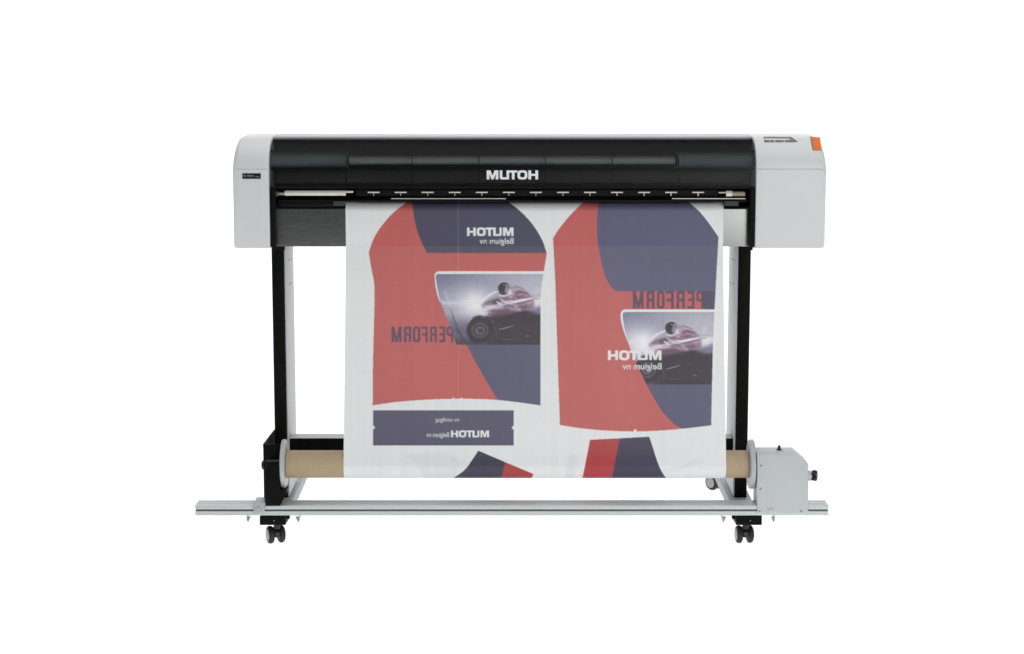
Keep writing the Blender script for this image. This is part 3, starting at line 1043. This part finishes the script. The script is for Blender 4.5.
# PERFORM under / over the picture, letters as strokes, mirrored
def glyph(ch):
    w = .34
    G = {'P': [(0, 0, w, 1), (w, .85, .80, 1), (w, .40, .80, .55), (.68, .44, 1, .95)],
         'E': [(0, 0, w, 1), (w, .85, .96, 1), (w, .43, .88, .58), (w, 0, .96, .15)],
         'R': [(0, 0, w, 1), (w, .85, .80, 1), (w, .42, .80, .57), (.67, .52, .99, .95), (.66, 0, 1, .47)],
         'F': [(0, 0, w, 1), (w, .85, 1, 1), (w, .42, .90, .57)],
         'O': [(0, .09, w, .91), (1 - w, .09, 1, .91), (.12, .85, .88, 1), (.12, 0, .88, .15)],
         'M': [(0, 0, .24, 1), (.76, 0, 1, 1)]}
    return G[ch]
def word(letters, y0, y1, c, a=1.0, clip=None):
    acc = np.zeros((NY, NX))
    for ch, x0_, x1_ in letters:
        def mp(u, v_): return (x1_ - u * (x1_ - x0_), y1 - v_ * (y1 - y0))
        for (u0, v0, u1, v1) in glyph(ch):
            acc = np.maximum(acc, pmask([mp(u0, v0), mp(u1, v0), mp(u1, v1), mp(u0, v1)]))
        if ch == 'M':
            acc = np.maximum(acc, pmask([mp(0, 1), mp(.26, 1), mp(.62, 0), mp(.38, 0)]))
            acc = np.maximum(acc, pmask([mp(1, 1), mp(.74, 1), mp(.38, 0), mp(.62, 0)]))
    put(blur(acc, .12), c, a, clip)
TXT = ink(70, 64, 86)
put_pic(PA, 0, 0)
word([('M', 391.6, 401.6), ('R', 404, 411.2), ('O', 412.8, 420.2), ('F', 421.3, 427.6), ('R', 429.9, 436.8), ('E', 438.8, 445.2), ('P', 446.6, 453.2)], 326.4, 342.2, TXT, .92, MA * (1 - PA * .55))
put(blur(pmask([(453, 338.2), (467, 338.2), (470, 344.8), (456, 344.8)]), .8), ink(66, 64, 76), .6, PA)
# thin seam down the panel
put(pmask([(457.8, 197), (458.4, 197), (458.4, 398), (457.8, 398)]), ink(190, 180, 190), .17, MA * (1 - PA * .7))

# ---- right panel
lb = smooth([(590, 197), (583, 202.6), (571.3, 214), (559.8, 227.8), (553, 238.2)], 5) + smooth([(553, 238.4), (555.2, 281.7), (557, 340), (558.4, 382), (559.9, 425)])
bb = smooth([(559.9, 425), (579, 428), (603.4, 430.4), (635.2, 431.4), (664.6, 430.3), (689, 428), (711.2, 425.4)])
rb_ = smooth([(711.2, 425.4), (713, 345), (715.6, 290), (718.5, 237.2)]) + smooth([(718.5, 237), (709, 223.3), (699.7, 211.8), (691, 204), (683, 197)], 5)
MBk = pmask(lb + bb + rb_)
put(MBk, RED)
put(pmask(smooth([(599.2, 197), (598.3, 203.8), (597, 224.4), (598.3, 245), (603.4, 270.3), (609, 284), (615.2, 291.2)]) + [(740, 291.2), (740, 197)]), ink(87, 86, 111), 1, MBk)  # same navy, painted lighter for the sheen on this side
put(pmask([(703.6, 291), (740, 291), (740, 309.2), (703.6, 309.2)]), ink(74, 69, 93), 1, MBk)
word([('M', 632.8, 643.6), ('R', 646.5, 654.5), ('O', 657.0, 664.4), ('F', 665.8, 673.8), ('R', 676.4, 684.8), ('E', 687.0, 694.6), ('P', 696.2, 704)], 291.0, 308.6, TXT, .92, MBk)
put(pmask([(646.2, 381)] + smooth([(646.2, 384), (651, 393), (657, 403.6), (663.5, 413), (670.7, 420.9), (676, 425.3), (683, 428.8)]) + [(690, 434), (740, 434), (740, 381)]), NAVY_BACKLIT, 1, MBk)
put(blur(pmask([(625, 309.5), (622.5, 310.3), (621.1, 312.2)] + smooth([(620.5, 315), (621.3, 322), (624, 332), (627.4, 341)]) + [(632, 340), (630, 314.5), (740, 314.5), (740, 309.5)]), .1), PAPER * 1.02, 1, MBk)
PB = pmask(smooth([(625.5, 312), (622.9, 313.4), (623.1, 320), (625.0, 331), (629, 345), (636.3, 363.5), (646.4, 384.4)]) + [(740, 384.4), (740, 312)]) * MBk
put_pic(PB, 167.2, 39.4)

# ---- white lettering, mirrored
def logo_px(x0, x1, y0, y1, a=1.0):
    def q(p): return (x1 - p[0] / 5.64 * (x1 - x0), y1 - p[1] * (y1 - y0))
    acc = np.zeros((NY, NX))
    for P in LP: acc = np.maximum(acc, pmask([q(p) for p in P]))
    acc = np.maximum(acc, pmask([q(p) for p in LO]) - pmask([q(p) for p in LI]))
    put(blur(acc, .1), PAPER, a)
def text_px(body, x0, x1, y0, y1, a=1.0, fat=.0):
    V, T = text_tris(body)
    Q = fit(V, x0, x1, y0, y1, True)
    acc = np.zeros((NY, NX))
    for t in T:
        acc = np.maximum(acc, pmask(Q[t]))
    if fat > 0: acc = np.clip(blur(acc, fat) * 1.7, 0, 1)
    put(acc, PAPER, a)
logo_px(467.0, 513.6, 227.6, 235.9)
text_px('Belgium nv', 479.8, 513.5, 238.1, 245.8, .85, .16)
logo_px(608.0, 661.4, 350.6, 360.1)
text_px('Belgium nv', 622.6, 661.4, 363.3, 371.4, .9, .16)

# ---- label strip
nt_ = [(373.0, 410.2), (513.8, 410.2), (513.8, 425.2), (511.6, 427.6), (513.8, 430), (513.8, 445.6), (373.0, 445.6), (373.0, 430), (375.3, 427.6), (373.0, 425.2)]
put(pmask(nt_), ink(81, 79, 99))
logo_px(451.0, 489.0, 430.4, 437.2)
text_px('Belgium nv', 426.4, 448.9, 432.4, 438.4, .72, .16)
text_px('nv omflgag', 435.6, 459.0, 417.8, 422.8, .66, .16)
# registration nicks
put(pmask([(634, 429.6), (636.4, 429.6), (636.4, 432), (634, 432)]), PAPER)
for a in (453.4, 461.4): put(pmask([(a - .8, 397.8), (a + .8, 397.8), (a + .8, 400), (a - .8, 400)]), PAPER)

# ---- next pieces, wound on the roll, inks deepened as no backlight shows through
RED2, NAVY2 = ink(164, 58, 60), ink(62, 58, 79)
pl = smooth([(446, 482), (453.8, 477.8), (464.8, 469.7), (472, 460), (478.3, 450.6)])
q_ = pl + [(505.2, 462.1), (533.4, 473.9), (529, 486), (446, 486)]
mq = pmask(q_)
put(mq, ink(62, 60, 76))
put(pmask([(505.2, 462), (540, 476), (530, 486), (499.5, 486)]), ink(160, 60, 60), 1, mq)
pr_ = [(590, 439.8), (619.8, 438.3), (649.2, 436.7)] + smooth([(649.2, 436.7), (652.4, 446), (656, 457.4), (660, 468), (665.8, 477.5), (674, 484)]) + [(674, 486), (580, 486), (582.6, 477.5)]
mr = pmask(pr_)
put(mr, NAVY2)
put(pmask([(580, 436), (619.8, 436), (619.8, 438.3), (612, 477.5), (610, 486), (570, 486)]), RED2, 1, mr)
# earlier layers showing faintly through the wound sheet
put(blur(pmask([(398, 455), (412, 459), (424, 478), (426, 486), (440, 486), (455, 478), (470, 462), (440, 452)]), 1.0), PAPER * .90, .6, 1 - mq)
put(blur(pmask([(568, 455), (578, 455), (574, 486), (564, 486)]), .7), PAPER * np.array((.88, .91, .935)), .7, 1 - mr)
put(blur(pmask([(662, 470), (702, 459), (702, 463), (668, 474)]), .8), PAPER * .90, .55, 1 - mr)
# fine weave of the fabric, ink a little uneven
rows = blur(rng.normal(0, 1, (NY, 1)) @ np.ones((1, NX)), .45); rows /= rows.std()
cols = blur(np.ones((NY, 1)) @ rng.normal(0, 1, (1, NX)), 1.6); cols /= cols.std()
img = np.clip(img * (1 + .008 * cols[..., None] + .004 * rows[..., None] + .008 * nzb[..., None]), 0, .95)
# area average to half-pixel steps is done when sampling
bl = np.stack([blur(img[..., c], .16) for c in range(3)], -1)

# ---- sheet: out of the opening, over the apron, down to the roll and round it
off = .0016
RS = RT + .0012
SP = [(.16, za + .004), (.06, za + .004), (YA + .010, za + .0035)]
rr = .026
zst = wz(202.6, YA)
cyc, czc = YA - off + rr, zst - rr
SP = [(.10, zst)] + [(cyc - rr * math.sin(t), czc + rr * math.cos(t)) for t in np.linspace(0, PI / 2, 14)]
SP += [(YA - off, z) for z in np.linspace(czc - .004, zb_ + .010, 12)]
# smooth bend at the lower lip, then the free span
p0 = np.array((YA - off, zb_ + .010)); p1 = np.array((YA - off - .0005, zb_ - .006))
tgt = np.array((YT - RS, ZTUBE + .004))
p2 = p1 + (tgt - p1) * .06
for t in np.linspace(.1, 1, 10): SP.append(tuple((1 - t) ** 2 * p0 + 2 * t * (1 - t) * p1 + t * t * p2))
for t in np.linspace(.02, 1, 40):
    sag = .0025 * math.sin(PI * t)
    SP.append((p2[0] + (tgt[0] - p2[0]) * t + sag, p2[1] + (tgt[1] - p2[1]) * t))
for th in np.linspace(.1, 5.6, 90):
    r_ = RS - .0006 * th / 5.6
    SP.append((YT - r_ * math.cos(th), ZTUBE - r_ * math.sin(th)))
SP = np.array(SP)
seg = np.hypot(*np.diff(SP, axis=0).T)
L = np.concatenate([[0], np.cumsum(seg)])
step = .0016
ns = int(L[-1] / step)
Ls = np.linspace(0, L[-1], ns)
sy, sz = np.interp(Ls, L, SP[:, 0]), np.interp(Ls, L, SP[:, 1])
xe0, xe1 = wx(345.6, 215, YA), wx(723.5, 215, YA)
ncol = int((xe1 - xe0) / step)
sx = np.linspace(xe0, xe1, ncol)
GX, GS = np.meshgrid(sx, np.arange(ns))
GY, GZ = sy[GS], sz[GS]
free = np.clip((zb_ - GZ) / .1, 0, 1) * np.clip((GZ - ZTUBE - .02) / .1, 0, 1) * (GY < YA)
GY = GY - free * (.0020 * np.sin(GX * 9 + 1) + .0012 * np.sin(GX * 23 + GZ * 4))
w_ = (GY - CY) * ca - (GZ - CZ) * sa
u_ = (GY - CY) * sa + (GZ - CZ) * ca
PX, PY = 512 + F * GX / w_, 327 - F * u_ / w_
# ink belongs to the length of cloth: rows past the bottom of the roll carry on from the last row
front = GS <= np.argmax(proj(0, sy, sz)[1])
fx = np.clip((PX - CX0) * S - .5, 0, NX - 1.001); fy = np.clip((PY - CY0) * S - .5, 0, NY - 1.001)
ix, iy = fx.astype(int), fy.astype(int)
tx, ty = (fx - ix)[..., None], (fy - iy)[..., None]
C = (bl[iy, ix] * (1 - tx) + bl[iy, ix + 1] * tx) * (1 - ty) + (bl[iy + 1, ix] * (1 - tx) + bl[iy + 1, ix + 1] * tx) * ty
last = int(np.argmax(proj(0, sy, sz)[1]))
ext = 25
C[last + 1:last + ext] = C[last]
C[last + ext:] = PAPER
first = int(np.argmax(SP[0, 1] - sz > .002))
nv = ns * ncol
co = np.stack([GX, GY, GZ], -1).reshape(-1, 3).astype(np.float32)
me = bpy.data.meshes.new('printed_sheet')
idx = np.arange(nv).reshape(ns, ncol)
quads = np.stack([idx[:-1, :-1], idx[1:, :-1], idx[1:, 1:], idx[:-1, 1:]], -1).reshape(-1, 4)
nf = len(quads)
me.vertices.add(nv); me.loops.add(nf * 4); me.polygons.add(nf)
me.vertices.foreach_set('co', co.ravel())
me.loops.foreach_set('vertex_index', quads.ravel().astype(np.int32))
me.polygons.foreach_set('loop_start', np.arange(0, nf * 4, 4, dtype=np.int32))
me.polygons.foreach_set('use_smooth', np.ones(nf, bool))
me.update(calc_edges=True)
at_ = me.color_attributes.new('ink', 'FLOAT_COLOR', 'POINT')
at_.data.foreach_set('color', np.concatenate([C.reshape(-1, 3), np.ones((nv, 1))], 1).astype(np.float32).ravel())
me.materials.append(M['print'])
sheet = bpy.data.objects.new('printed_sheet', me)
COL.objects.link(sheet)
tag(sheet, 'white printed sheet with red and navy jersey panels hanging from printer to tube', 'print')

# ------------------------------------------------------------------ light
world = bpy.data.worlds.new('World')
scene.world = world
world.use_nodes = True
bgn = world.node_tree.nodes['Background']
bgn.inputs['Color'].default_value = (.95, .98, 1.0, 1)
bgn.inputs['Strength'].default_value = .13
def area(name, loc, target, sx_, sy_, power, color=(1, 1, 1)):
    l = bpy.data.lights.new(name, 'AREA')
    l.shape = 'RECTANGLE'; l.size = sx_; l.size_y = sy_; l.energy = power; l.color = color
    o = bpy.data.objects.new(name, l)
    COL.objects.link(o)
    o.location = loc
    o.rotation_euler = (Vector(target) - Vector(loc)).to_track_quat('-Z', 'Y').to_euler()
    return o
area('overhead_softbox', (0, .3, 4.2), (0, .3, 0), 7.5, 5.0, 165)
area('under_floor_fill', (0, -.4, -.8), (0, -.4, 0), 12, 9.0, 570)  # added below the floor to burn it out to white
area('backdrop_fill', (0, 4.5, 1.3), (0, 3.3, 1.1), 12, 5.0, 400)  # unseen, added behind the backdrop to keep it pure white
area('key_softbox', (2.0, -4.6, 1.5), (.3, 0, .8), 1.9, 2.3, 62)

scene.view_settings.view_transform = 'Standard'
scene.view_settings.look = 'None'
scene.view_settings.exposure = 0
scene.view_settings.gamma = 1
scene.cycles.max_bounces = 8
scene.cycles.transparent_max_bounces = 12
